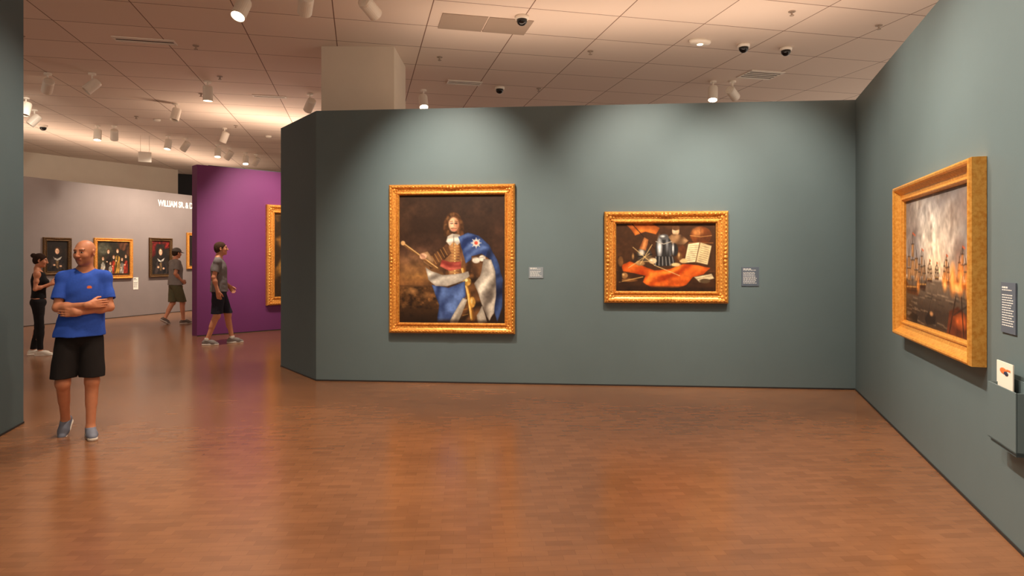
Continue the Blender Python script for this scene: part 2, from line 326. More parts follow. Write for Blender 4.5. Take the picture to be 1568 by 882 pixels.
    a.ell(104,59,6,3.6,(206,174,120)); a.ell(98,52,4,6,(110,72,38)); a.ell(97,50,1.4,3,(220,170,110),soft=2); a.ell(92,65,7,2.8,(222,192,134)); a.poly([(120,84),(146,79),(150,86),(128,92)],(206,188,148)); a.line([(124,87),(146,82)],.6,(120,96,66)); a.ell(136,90,8,3.6,(90,70,48)); a.ell(20,89,12,2.6,(130,84,44)); a.line([(6,92),(42,84)],1.2,(210,164,96)); a.ell(14,82,5,4.6,(150,106,62)); a.ell(12,80.5,1.8,1.5,(220,180,120)); a.poly([(0,98),(153,100),(153,107),(0,107)],(40,24,14),soft=4)
    a.poly([(4,52),(10,50),(10,92),(4,92)],(48,30,18)); a.ell(8,60,4,8,(110,74,40))
    a.mul(1+.25*(a.fbm(36,2)-.5)); return a
def art_naval():
    a=Art(150,98,300,(136,128,126),9); n=a.fbm(4,5); n2=a.fbm(3,5); n3=a.fbm(6,4)
    a.mix(np.clip(1-a.Y/36,0,1)*.5,(104,94,92)); a.mix((n2-.52)*4,(98,84,78)); a.mix((n-.46)*4,(220,206,188))
    for (x,y,rx,ry,c) in [(62,30,26,18,(246,232,212)),(80,46,28,14,(240,212,180)),(46,14,24,9,(204,196,190)),(104,26,20,14,(222,202,182)),(76,57,32,6,(248,204,148)),(14,18,20,18,(116,104,98)),(140,14,20,12,(120,98,88)),(122,48,12,12,(124,90,72))]: a.ell(x,y,rx,ry,c,soft=14,al=.65,tex=.5)
    a.mix((.40-n3)*4*(a.Y<60),(104,88,80))
    a.mix(np.clip((a.Y-61)/3,0,1),(104,86,70)); a.mix(np.clip((a.Y-68)/18,0,1)*.92,(54,39,29))
    for i in range(70): 
        x=a.r.rand()*150;y=64+a.r.rand()*32; a.line([(x,y),(x+6+a.r.rand()*9,y+.5)],.7,(176,152,124) if i%2 else (34,25,18),al=.5)
    def ship(x,y,s,c=(92,58,34),sail=(150,112,76)):
        a.poly([(x-10*s,y-6*s),(x-8*s,y),(x+7*s,y+.5*s),(x+10*s,y-7*s),(x+5*s,y-3*s),(x-6*s,y-3.4*s)],c); a.line([(x-8*s,y-2.6*s),(x+8*s,y-3*s)],.8,(236,176,92),al=.85); a.line([(x-7*s,y-1.2*s),(x+7*s,y-1.4*s)],.5,(30,18,10),al=.8)
        for dx,h in((-5,18),(0,24),(5,17)):
            a.line([(x+dx*s,y-2*s),(x+dx*s,y-h*s)],.9,(44,28,18))
            for f0,f1,wd in((.82,.60,1.9),(.56,.30,2.7)): a.drape([(x+(dx-wd*.8)*s,y-h*f0*s),(x+(dx+wd*.8)*s,y-h*f0*s),(x+(dx+wd)*s,y-h*f1*s),(x+(dx-wd)*s,y-h*f1*s)],[q*.6 for q in sail],sail,20,1.2,soft=.9); a.line([(x+(dx-wd)*s,y-h*f0*s),(x+(dx+wd)*s,y-h*f0*s)],.5,(50,32,20))
        a.line([(x-9*s,y-5*s),(x-5*s,y-18*s),(x,y-24*s),(x+5*s,y-17*s),(x+9*s,y-6*s)],.35,(50,34,24),al=.6); a.line([(x,y-24*s),(x+3.4*s,y-23*s)],1.2,(206,84,44),al=.9)
    ship(78,62,.5,(110,76,54),(226,196,160)); ship(62,64,.66,(84,52,34),(206,170,132)); ship(98,64,.8,(90,50,28),(216,150,92)); ship(128,66,1.1,(86,44,22),(236,154,90))
    for (x,y,rx,ry) in [(110,61,6,9),(124,60,5,9),(95,63,5,5),(138,65,6,8),(118,64,10,4)]: a.ell(x,y,rx,ry,(250,136,46),soft=6,al=.75,tex=.6); a.ell(x,y+2,rx*.5,ry*.5,(255,214,134),soft=4,al=.7)
    ship(19,75,2.0,(84,48,24),(204,150,98)); ship(43,70,1.25,(64,38,22),(180,132,90))
    a.ell(34,68,4,5,(244,150,64),soft=4,al=.7)
    a.poly([(98,98),(104,82),(120,78),(140,84),(150,90),(150,98)],(84,38,18)); a.ell(124,87,11,4,(226,106,40),soft=5,al=.75,tex=.6); a.line([(104,96),(116,72)],1.4,(40,24,14)); a.line([(130,96),(126,72)],1.4,(40,24,14)); a.line([(112,84),(138,76)],.9,(40,24,14))
    a.poly([(50,92),(60,86),(76,88),(74,94),(56,96)],(34,22,16)); a.ell(66,87,4,1.6,(170,122,78)); a.poly([(8,94),(20,89),(34,91),(30,97)],(32,22,16)); a.line([(60,86),(64,78)],.8,(40,26,16))
    a.mul(1+.2*(a.fbm(44,2)-.5)); return a
def art_lady(seed,red=False):
    a=Art(60,80,90,(30,23,19),seed)
    a.mix((a.fbm(4,3)-.5)*1.6,(64,47,34))
    if red: a.drape([(0,0),(60,0),(60,16),(44,20),(40,8),(16,8),(12,34),(0,44)],(50,10,10),(130,32,26),20,.5)
    a.drape([(6,80),(12,52),(23,42),(38,42),(49,53),(55,80)],(16,13,14),(60,48,44),15,.4)
    a.ell(30,25,8,9.5,(58,38,24)); a.ell(30,27,5.4,7.4,(206,158,124)); a.ell(28.4,26.5,3,5.4,(232,190,156),soft=3,al=.8); a.drape([(19,42),(30,47),(43,41),(38,49),(30,52),(22,48)],(120,110,100),(226,216,200),60,.9)
    a.ell(27.8,26,1,.6,(50,30,24)); a.ell(32.2,26,1,.6,(50,30,24)); a.line([(28.4,31.4),(31.8,31.4)],.8,(160,76,66)); a.line([(30,26.6),(30.4,29)],.6,(170,112,90))
    a.ell(22,63,3.6,2.4,(206,158,124)); a.ell(40,66,3.6,2.4,(206,158,124)); a.drape([(25,52),(35,52),(34,72),(27,72)],(56,40,28),(140,110,74),10,.8)
    a.mul(1+.2*(a.fbm(30,2)-.5)); return a
def art_group():
    a=Art(100,88,140,(38,32,24),12); a.mix((a.fbm(4,4)-.5)*2,(84,76,48)); a.drape([(58,0),(100,0),(100,40),(84,26),(70,20)],(40,26,18),(110,64,40),30,.3); a.ell(20,20,18,14,(110,110,90),soft=10,al=.5,tex=.5)
    for (x,y,s,c) in [(18,44,.9,(220,210,190)),(34,26,1.0,(70,50,40)),(50,40,.9,(206,64,36)),(62,24,1.0,(226,166,70)),(76,46,.8,(230,216,196)),(88,38,.85,(190,60,40)),(40,56,.7,(236,226,206))]:
        a.drape([(x-10*s,86),(x-7*s,y+16*s),(x,y+9*s),(x+7*s,y+16*s),(x+10*s,86)],[q*.3 for q in c],c,25,.55); a.ell(x,y-1.5*s,4.6*s,5*s,(84,52,30)); a.ell(x,y+1*s,3.3*s,4.6*s,(220,172,138)); a.ell(x-1.3*s,y,.6,.5,(50,30,24)); a.ell(x+1.3*s,y,.6,.5,(50,30,24)); a.ell(x-4*s,y+26*s,2,1.6,(220,176,140))
    a.poly([(0,82),(100,82),(100,88),(0,88)],(60,38,22)); a.mul(1+.25*(a.fbm(30,2)-.5)); return a
def art_gold():
    a=Art(100,140,110,(50,34,18),15); a.mix((a.fbm(4,4)-.48)*3,(170,112,44)); a.ell(40,50,22,26,(190,130,60),soft=14,al=.7,tex=.6); a.ell(46,40,8,10,(226,180,140)); a.drape([(26,60),(66,58),(80,130),(14,130)],(70,34,16),(190,110,54),20,.3); a.ell(20,90,12,16,(196,140,60),soft=6,al=.7); a.mul(1+.3*(a.fbm(24,2)-.5)); return a

def framed(name,base,theta,W,H,fw,dep,art,gmat,ornate=True,style=0):
    e=empty(name,base,theta)
    if style==0: prof=[(0,0),(0,.62),(.06,.82),(.16,1.0),(.30,.96),(.38,.78),(.50,.62),(.66,.56),(.76,.60),(.82,.74),(.90,.74),(.95,.55),(1.0,.45),(1.0,.1)]
    else: prof=[(0,0),(0,.8),(.05,.95),(.14,1.0),(.24,.95),(.30,.8),(.52,.5),(.74,.42),(.80,.52),(.88,.52),(.92,.38),(1.0,.34),(1.0,.08)]
    V=[];F=[]
    for (i,hh) in prof:
        x=W/2-i*fw; z=H/2-i*fw; y=-hh*dep-.003
        V+= [(-x,y,-z),(x,y,-z),(x,y,z),(-x,y,z)]
    for k in range(len(prof)-1):
        for q in range(4):
            r=(q+1)%4; F.append([4*k+q,4*k+r,4*(k+1)+r,4*(k+1)+q])
    F.append([3,2,1,0])
    mobj('frame_moulding',V,F,gmat,e)
    b=MB()
    def run(inset,rad,space,yy,long=1.0):
        x=W/2-inset; z=H/2-inset
        for (p,q) in (((-x,-z),(x,-z)),((x,-z),(x,z)),((x,z),(-x,z)),((-x,z),(-x,-z))):
            L=math.hypot(q[0]-p[0],q[1]-p[1]); n=max(1,int(round(L/space))); hz=abs(q[0]-p[0])>abs(q[1]-p[1])
            for i in range(n):
                t=(i+.5)/n; c=(p[0]+(q[0]-p[0])*t,yy,p[1]+(q[1]-p[1])*t)
                b.ball(c,(rad*long,rad,rad) if hz else (rad,rad,rad*long),nu=6,nv=4)
    if ornate:
        run(.86*fw,.055*fw,.13*fw,-.76*dep)
        run(.23*fw,.085*fw,.34*fw,-.98*dep,1.7)
        run(.56*fw,.05*fw,.30*fw,-.62*dep,1.9)
        for sx in(-1,1):
            for sz in(-1,1):
                cx=sx*(W/2-.5*fw); cz=sz*(H/2-.5*fw)
                b.ball((cx,-.66*dep,cz),(.2*fw,.1*fw,.2*fw),nu=10,nv=6)
                for k in range(6):
                    q=k*math.pi/3; b.ball((cx+.27*fw*math.cos(q),-.66*dep,cz+.27*fw*math.sin(q)),(.11*fw,.08*fw,.11*fw),nu=6,nv=4)
        for (cx,cz,hz) in ((0,H/2-.28*fw,1),(0,-H/2+.28*fw,1),(W/2-.28*fw,0,0),(-W/2+.28*fw,0,0)):
            for k in range(-4,5):
                s=(1-abs(k)*.17); d=k*.33*fw
                b.ball((cx+(d if hz else 0),-1.0*dep,cz+(0 if hz else d)),(.2*fw*s,.11*fw*s,.2*fw*s),nu=8,nv=5)
    else:
        run(.86*fw,.03*fw,.08*fw,-.52*dep)
    b.obj('frame_carving',gmat,e,smooth=True)
    w2=W-1.9*fw; h2=H-1.9*fw
    nx,ny=art.W,art.H
    X,Y=np.meshgrid(np.linspace(-w2/2,w2/2,nx),np.linspace(h2/2,-h2/2,ny))
    VV=np.stack([X.ravel(),np.full(X.size,-.25*dep if style==0 else -.2*dep),Y.ravel()],1)
    idx=np.arange(nx*ny).reshape(ny,nx)
    FF=np.stack([idx[:-1,:-1],idx[1:,:-1],idx[1:,1:],idx[:-1,1:]],-1).reshape(-1,4)
    mobj('canvas',VV,FF,M_canvas,e,cols=lin(np.clip(art.a,0,255)).reshape(-1,3))
    return e
tb=math.atan2(-.0878,.9961)
def bw(s,z): return (A[0]+.9961*s,A[1]-.0878*s,z)
framed('framed_portrait_painting',bw(1.826,1.616),tb,1.652,1.93,.135,.075,art_portrait(),M_gold)
framed('framed_still_life_painting',bw(4.556,1.637),tb,1.536,1.157,.150,.075,art_still(),M_gold)
tr=math.radians(-107.88)
p=rw(3.253); framed('framed_naval_battle_painting',(p[0],p[1],1.60),tr,1.93,1.31,.135,.10,art_naval(),M_gold2,ornate=False,style=1)
tg=math.atan2(.9435,.3312)
for nm,s,z,W,H,a,gm in [('framed_lady_portrait_painting',.734,1.68,.71,.93,art_lady(21),M_goldd),('framed_family_group_painting',2.287,1.62,1.15,1.1,art_group(),M_gold),('framed_gentleman_portrait_painting',3.81,1.65,.80,1.15,art_lady(22,True),M_goldd),('framed_gilt_portrait_painting',5.12,1.86,.72,1.12,art_lady(23),M_gold)]:
    q=gw(s); framed(nm,(q[0],q[1],z),tg,W,H,.09,.06,a,gm)
tp=math.atan2(.696,.718)
framed('framed_tall_gilt_painting',(-6.56+.718*2.33,13.6+.696*2.33,1.70),tp,1.75,2.26,.19,.11,art_gold(),M_gold)

# labels -------------------------------------------------------------
M_lab=mat('label_card',(128,138,146),0.6); M_lab2=mat('label_blue',(84,94,108),0.6); M_ink=mat('label_text_white',(225,225,222),0.6); M_inkd=mat('label_text_dark',(60,62,70),0.6)
def label(name,base,th,W,H,m,ink,lines):
    e=empty(name,base,th); b=MB(); b.box((0,-.005,0),(W,.007,H)); b.obj('panel',m,e); b=MB()
    rs=np.random.RandomState(int(W*1000+lines))
    for i in range(lines):
        z=H/2-.1*H-i*(.8*H/lines); L=W*.82*(.55 if i in(0,) else (.75+.25*rs.rand()))
        if i==2: continue
        x=-W*.41; 
        while x<-W*.41+L-.01:
            l=min(.012+.02*rs.rand(),-W*.41+L-x); b.box((x+l/2,-.0092,z),(l,.001,.30*H/lines if i else .55*H/lines)); x+=l+.006
    b.obj('text',ink,e); return e
label('wall_label',bw(2.92,1.44),tb,.185,.143,M_lab,M_ink,9)
label('wall_label',bw(5.6,1.395),tb,.21,.237,M_lab2,M_ink,13)
p=rw(4.55); label('wall_label',(p[0],p[1],1.338),tr,.20,.29,M_lab2,M_ink,16)
q=gw(2.98); label('wall_label',(q[0],q[1],.92),tg,.16,.34,M_white,M_inkd,8)
q=gw(4.45); label('wall_label',(q[0],q[1],1.2),tg,.14,.18,M_lab,M_inkd,6)
p=rw(4.70); e=empty('card_holder',(p[0],p[1],.77),tr); b=MB()
b.box((0,-.008,0),(.38,.010,.36)); b.box((0,-.090,-.02),(.38,.008,.32)); b.box((-.186,-.05,-.02),(.008,.08,.32)); b.box((.186,-.05,-.02),(.008,.08,.32)); b.box((0,-.05,-.176),(.38,.088,.008)); b.obj('pocket',M_teal,e)
b=MB(); b.box((0,-.05,-.19),(.34,.07,.02)); b.obj('bracket',M_tealdark,e)
M_card=mat('card_white',(240,232,218),.6); M_or=mat('card_orange',(226,120,60),.6); M_nv=mat('card_navy',(40,50,80),.6)
b=MB(); b.box((-.085,-.045,.135),(.22,.006,.26)); b.obj('card',M_card,e)
b=MB(); b.ball((-.10,-.049,.215),(.05,.002,.018),nu=16); b.box((-.03,-.0495,.225),(.05,.001,.01)); b.obj('card_art',M_or,e)
b=MB(); b.ball((-.06,-.051,.205),(.028,.002,.012),nu=16); b.obj('card_art_dark',M_nv,e)
cu=bpy.data.curves.new('gallery_wall_lettering','FONT'); cu.body="WILLIAM SR. & DOROTHY HARRIS"; cu.size=.25; cu.extrude=.004; cu.space_character=.95; cu.offset=.006
q=gw(3.73); o=bpy.data.objects.new('gallery_wall_lettering',cu); COL.objects.link(o); o.location=(q[0]+.9435*.006,q[1]-.3312*.006,3.17); o.rotation_euler=(math.pi/2,0,tg); o.scale=(.72,1,1)
cu.materials.append(mat('lettering_white',(244,240,232),.6))

# ---------------------------------------------------------------- lights
WARM=(1.0,.76,.54); NEUT=(1.0,.87,.71)
def spot(parent,loc,target,W,ang,blend,col,rad=.05):
    L=bpy.data.lights.new('lamp','SPOT'); L.energy=W; L.spot_size=math.radians(ang); L.spot_blend=blend; L.color=col; L.shadow_soft_size=rad
    o=bpy.data.objects.new('lamp',L); COL.objects.link(o)
    o.location=loc; d=Vector(target)-Vector(loc); o.rotation_euler=d.to_track_quat('-Z','Y').to_euler(); 
    if parent: o.parent=parent; o.matrix_parent_inverse=Matrix.Translation(-Vector(parent.location))
    return o
def track(x,y,target,lit=True,W=0,ang=50,blend=.8,col=NEUT,drop=.16,size=1.0,rad=.05):
    e=empty('track_spotlight',(x,y,CH)); piv=Vector((0,0,-drop-.06))
    d=(Vector(target)-(Vector((x,y,CH))+piv)).normalized()
    R=d.to_track_quat('Z','Y').to_matrix(); r=.085*size; L=.27*size
    b=MB(); b.lathe([(.06,-.03),(.06,-.001)]); b.lathe([(.014,-drop-.02),(.014,-.03)])
    c=piv
    b.lathe([(r*.55,-L*.5),(r*.9,-L*.46),(r,-L*.36),(r,L*.5),(r*.92,L*.5),(r*.86,L*.36)],R=R,c=c,cap=False)
    b.lathe([(.001,-L*.5),(r*.55,-L*.5)],R=R,c=c,cap=False)
    b.obj('housing',M_white,e,smooth=False)
    b=MB(); b.lathe([(.001,L*.37),(r*.87,L*.37)],R=R,c=c,cap=False); b.obj('lens',M_lens if lit else M_lensoff,e)
    if W>0: spot(e,Vector((x,y,CH))+piv+d*(L*.56),target,W,ang,blend,col,rad)
    return e
def inw(s,dist): return (A[0]+.9961*s-.0878*dist,A[1]-.0878*s-.9961*dist)
for s,tz,W,ang in [(1.8,2.1,720,64),(4.3,2.1,600,66),(5.75,1.9,520,66)]:
    q=inw(s,2.2); t=bw(s,tz); track(q[0],q[1],t,True,W,ang,1.0,NEUT)
for t_,W in [(2.6,440),(4.4,680),(6.4,460)]:
    q=rw(t_,2.4); tt=rw(t_); track(q[0],q[1],(tt[0],tt[1],1.8),True,W,80,1.0,NEUT)
for x,y,tgt,lit,W,ang in [
  (-7.96,11.2,(-11.5,15.0,1.7),1,650,84),(-7.2,11.2,(-9.5,9.5,1.5),0,0,40),(-5.45,11.7,(-5.5,11.9,0),1,520,120),(-10.2,13.95,(-12.0,12.8,1.8),0,0,40),
  (-9.9,15.6,(-9.8,15.2,1.7),1,0,60),(-9.5,15.6,(-10.84,17.76,1.7),0,0,40),(-8.9,16.9,(-9.1,16.4,1.9),1,0,90),(-8.6,17.2,(-10.84,17.76,1.9),0,620,90),(-8.2,18.2,(-8.0,17.4,1.0),1,0,90),(-8.1,18.7,(-10.34,19.2,2.0),0,520,90),(-8.0,19.6,(-7.6,18.8,1.8),1,0,80),(-7.8,19.9,(-9.9,20.4,1.8),0,300,80),
  (-3.2,7.73,(-3.9,5.6,0.5),1,360,100),(-1.68,7.7,(-1.0,9.4,4),0,0,40),(-2.4,7.6,(-3,9,4),0,0,40),(-1.67,12.3,(-1.3,11.2,2),1,60,60),(3.6,11.7,(3.3,11.0,2),1,60,60),(3.95,11.7,(4.6,12.4,4.2),0,0,40),(-3.9,12.6,(-5.6,14.5,2.5),1,700,54),
  (-6.1,17.5,(-7,18,0),0,0,40),(-7.0,15.9,(-9.0,16.4,0),0,0,40),(-6.9,13.4,(-7.4,12.2,0),0,0,40),(-9.6,12.9,(-9.9,11.9,0),0,0,40)]:
    track(x,y,tgt,bool(lit),W,ang,.9,NEUT)
for x,y,W in [(-1,3.0,420),(1.6,5.4,240),(-1.0,6.0,320),(-3.2,5.0,280),(0,-.8,320)]:
    track(x,y,(x,y,0),True,W,130,1.0,WARM,drop=.05,rad=.15)
def ceiling_fill(P,Q,W,zt=WH):  # invented uplights on the wall tops, added to brighten the ceiling
    P=Vector(P);Q=Vector(Q); c=(P+Q)/2; L=(Q-P).length; th=math.atan2(Q.y-P.y,Q.x-P.x)
    e=empty('added_ceiling_fill',(c.x,c.y,zt),th); b=MB(); b.box((0,-.05,.0075),(L,.01,.015)); b.box((0,.05,.0075),(L,.01,.015)); b.box((0,0,.003),(L,.1,.006)); b.obj('fill_channel',M_tealdark,e)
    A_=bpy.data.lights.new('strip','AREA'); A_.shape='RECTANGLE'; A_.size=L; A_.size_y=.08; A_.energy=W; A_.color=(1,.73,.54)
    o=bpy.data.objects.new('strip',A_); COL.objects.link(o); o.parent=e; o.location=(0,0,.012); o.rotation_euler=(math.pi,0,0)
ceiling_fill((-1.2,8.71),(4.0,8.25),38)
r1=rw(.8,-.18); r2=rw(8.5,-.18); ceiling_fill(r1,r2,60)
ceiling_fill((-6.45,13.83),(-3.55,16.65),76); 
q1=gw(-5);q2=gw(6.8); ceiling_fill((q1[0]-.16,q1[1]+.055),(q2[0]-.16,q2[1]+.055),130)

# ---------------------------------------------------------------- ceiling fittings
RC=math.radians(13)
def cbox(name,x,y,w_,d_,frame=True):
    e=empty(name,(x,y,CH),RC); b=MB()
    t=.025
    b.box((0,d_/2,-.006),(w_+t,t,.012)); b.box((0,-d_/2,-.006),(w_+t,t,.012)); b.box((w_/2,0,-.006),(t,d_,.012)); b.box((-w_/2,0,-.006),(t,d_,.012))
    b.obj('rim',M_white,e); b=MB(); b.box((0,0,-.003),(w_-t,d_-t,.004)); b.obj('slot',M_ventdark,e)
    b=MB()
    n=max(2,int(d_/.08))
    for i in range(n): b.box((0,-d_/2+(i+.5)*d_/n,-.009),(w_-t,.035,.006))
    b.obj('blades',M_white,e)
    return e
for x,y,w_,d_ in [(-5.35,9.52,.8,.2),(-.86,11.8,.6,.24),(-4.75,12.8,.6,.16),(4.3,11.3,.62,.45)]: cbox('ceiling_vent',x,y,w_,d_)
e=empty('return_air_grille',(-.364,8.86,CH),RC); b=MB(); b.box((-.31,0,-.005),(.6,.56,.01)); b.box((.31,0,-.005),(.6,.56,.01)); b.obj('perforated_panels',M_vent,e)
for x,y in [(.13,8.57),(3.44,9.70),(4.13,9.85),(-.23,12.1),(-11.2,15.6)]:
    e=empty('dome_security_camera',(x,y,CH)); b=MB(); b.lathe([(.085,-.045),(.09,-.03),(.09,-.001)]); b.obj('base_ring',M_white,e,True); b=MB()
    b.lathe([(.004,-.125),(.03,-.12),(.055,-.10),(.068,-.075),(.07,-.045)]); b.obj('dome',M_black,e,True)
e=empty('emergency_light',(2.74,9.52,CH),RC); b=MB(); b.lathe([(.05,-.06),(.15,-.05),(.17,-.03),(.17,-.001)],R=Matrix.Diagonal((1,.55,1))); b.obj('body',M_white,e,True); b=MB(); b.lathe([(.001,-.066),(.04,-.062)],cap=False); b.obj('lens',M_lens,e)
for x,y in [(-4.72,9.75),(-7.0,9.32),(-1.14,10.3),(.5,12.2),(-5.1,11.4),(-6.0,12.6),(1.2,10.0),(5.0,8.9),(-8.4,14.6),(-6.6,15.6),(3.6,8.4),(-2.5,13.2)]:
    e=empty('sprinkler_head',(x,y,CH)); b=MB(); b.lathe([(.045,-.008),(.045,-.001)]); b.lathe([(.012,-.05),(.012,-.008)]); b.lathe([(.028,-.056),(.028,-.05)]); b.obj('body',M_vent,e)
for x,y in [(-8.1,14.9),(-6.3,16.9),(-3.4,12.4)]:
    e=empty('smoke_detector',(x,y,CH)); b=MB(); b.lathe([(.03,-.055),(.065,-.045),(.075,-.02),(.075,-.001)]); b.obj('body',M_white,e,True)
e=empty('hanging_sign',(-9.5,16.9,CH),math.radians(30)); b=MB(); b.box((0,0,-.55),(.3,.03,.26)); b.box((-.1,0,-.21),(.008,.008,.42)); b.box((.1,0,-.21),(.008,.008,.42)); b.obj('panel',M_white,e)

# ---------------------------------------------------------------- people: SDF bodies
def nets(F,lo,h):
    S=F<0
    c=np.zeros(tuple(np.array(F.shape)-1),np.uint8)
    for a in(0,1):
        for b_ in(0,1):
            for d in(0,1):
                c+=S[a:S.shape[0]-1+a,b_:S.shape[1]-1+b_,d:S.shape[2]-1+d]
    mask=(c>0)&(c<8); I=np.stack(np.nonzero(mask),1); n=len(I)
    idx=np.full(mask.shape,-1,np.int32); idx[mask]=np.arange(n)
    acc=np.zeros((n,3)); cnt=np.zeros(n)
    for ax in range(3):
        o1,o2=[q for q in range(3) if q!=ax]
        for a in(0,1):
            for b_ in(0,1):
                p0=np.zeros(3,int); p0[o1]=a; p0[o2]=b_; p1=p0.copy(); p1[ax]=1
                i0=I+p0; i1=I+p1
                f0=F[i0[:,0],i0[:,1],i0[:,2]].astype(float); f1=F[i1[:,0],i1[:,1],i1[:,2]].astype(float)
                m=(f0<0)!=(f1<0); t=np.where(m,f0/np.where(m,f0-f1,1),0)
                pp=np.tile(p0.astype(float),(n,1)); pp[:,ax]=t
                acc[m]+=pp[m]; cnt[m]+=1
    V=(acc/cnt[:,None]+I)*h+np.array(lo)
    Q=[]
    for ax in range(3):
        e1=np.zeros(3,int);e2=np.zeros(3,int);e1[(ax+1)%3]=1;e2[(ax+2)%3]=1
        s0=[slice(1,-1)]*3; s1=[slice(1,-1)]*3; s0[ax]=slice(0,-1); s1[ax]=slice(1,None)
        E=S[tuple(s0)]!=S[tuple(s1)]; K=np.stack(np.nonzero(E),1)
        off=np.ones(3,int); off[ax]=0; K=K+off
        g=lambda k: idx[k[:,0],k[:,1],k[:,2]]
        q=np.stack([g(K-e1-e2),g(K-e2),g(K),g(K-e1)],1)
        ins=S[K[:,0],K[:,1],K[:,2]]; q[~ins]=q[~ins][:,::-1]; Q.append(q)
    return V,np.concatenate(Q)
def unit(a): a=np.asarray(a,float); return a/np.linalg.norm(a)
class Field:
    def __init__(s,lo,hi,h):
        s.lo=np.array(lo,float); s.h=h; n=np.ceil((np.array(hi)-s.lo)/h).astype(int)+1
        s.F=np.full(tuple(n),.3,np.float32); s.ax=[s.lo[i]+h*np.arange(n[i]) for i in range(3)]
    def sl(s,bmin,bmax):
        r=[]
        for i in range(3):
            a=max(0,int((bmin[i]-s.lo[i])/s.h)); b_=min(s.F.shape[i],int((bmax[i]-s.lo[i])/s.h)+2)
            if b_<=a: return None
            r.append(slice(a,b_))
        return tuple(r)
    def op(s,fn,bmin,bmax,k,mode='u'):
        r=s.sl(bmin,bmax)
        if r is None: return
        X=s.ax[0][r[0]][:,None,None];Y=s.ax[1][r[1]][None,:,None];Z=s.ax[2][r[2]][None,None,:]
        d=fn(X,Y,Z); o=s.F[r]
        if mode=='u':
            h=np.clip(.5+.5*(o-d)/k,0,1); s.F[r]=o*(1-h)+d*h-k*h*(1-h)
        else:
            o=-o; h=np.clip(.5+.5*(o-d)/k,0,1); s.F[r]=-(o*(1-h)+d*h-k*h*(1-h))
    def cap(s,a,b_,ra,rb,k=.02,flat=None,clip=(),mode='u'):
        a=np.array(a,float);b_=np.array(b_,float);ab=b_-a;L=ab@ab+1e-12
        def fn(X,Y,Z):
            x=X-a[0];y=Y-a[1];z=Z-a[2]; t=np.clip((x*ab[0]+y*ab[1]+z*ab[2])/L,0,1)
            x=x-t*ab[0];y=y-t*ab[1];z=z-t*ab[2]; q=x*x+y*y+z*z
            if flat is not None:
                n,f=flat; c=x*n[0]+y*n[1]+z*n[2]; q=q+c*c*(1/(f*f)-1)
            d=np.sqrt(q)-(ra+t*(rb-ra))
            if flat is not None: d=d*.8
            for (pt,nn) in clip: d=np.maximum(d,(X-pt[0])*nn[0]+(Y-pt[1])*nn[1]+(Z-pt[2])*nn[2])
            return d
        m=max(ra,rb)+k+.03; s.op(fn,np.minimum(a,b_)-m,np.maximum(a,b_)+m,k,mode)
    def ell(s,c,r,k=.02,R=None,clip=(),mode='u'):
        c=np.array(c,float); R=np.eye(3) if R is None else R
        def fn(X,Y,Z):
            x=X-c[0];y=Y-c[1];z=Z-c[2]
            u=x*R[0,0]+y*R[1,0]+z*R[2,0]; v_=x*R[0,1]+y*R[1,1]+z*R[2,1]; w_=x*R[0,2]+y*R[1,2]+z*R[2,2]
            k0=np.sqrt((u/r[0])**2+(v_/r[1])**2+(w_/r[2])**2); k1=np.sqrt((u/r[0]**2)**2+(v_/r[1]**2)**2+(w_/r[2]**2)**2)+1e-6
            d=k0*(k0-1)/k1
            for (pt,nn) in clip: d=np.maximum(d,(X-pt[0])*nn[0]+(Y-pt[1])*nn[1]+(Z-pt[2])*nn[2])
            return d
        m=max(r)+k+.03; s.op(fn,c-m,c+m,k,mode)
    def wrinkle(s,amp,seed=0,f=1.0):
        rs=np.random.RandomState(seed); X=s.ax[0][:,None,None];Y=s.ax[1][None,:,None];Z=s.ax[2][None,None,:]; t=0
        for i in range(6):
            d=rs.randn(3); d/=np.linalg.norm(d); w_=(18+14*i)*f; t=t+np.sin(w_*(X*d[0]+Y*d[1]+Z*d[2])+2*np.sin(9*(X*d[1]-Z*d[0])+i))/(1+.5*i)
        s.F+= (amp*t).astype(np.float32)
    def obj(s,name,m,parent,sc,colfn):
        s.F[0]=.1;s.F[-1]=.1;s.F[:,0]=.1;s.F[:,-1]=.1;s.F[:,:,0]=.1;s.F[:,:,-1]=.1
        V,Q=nets(s.F,s.lo,s.h)
        cols=colfn(V) if callable(colfn) else np.tile(lin(colfn),(len(V),1))
        return mobj(name,V*sc,Q,m,parent,True,cols)
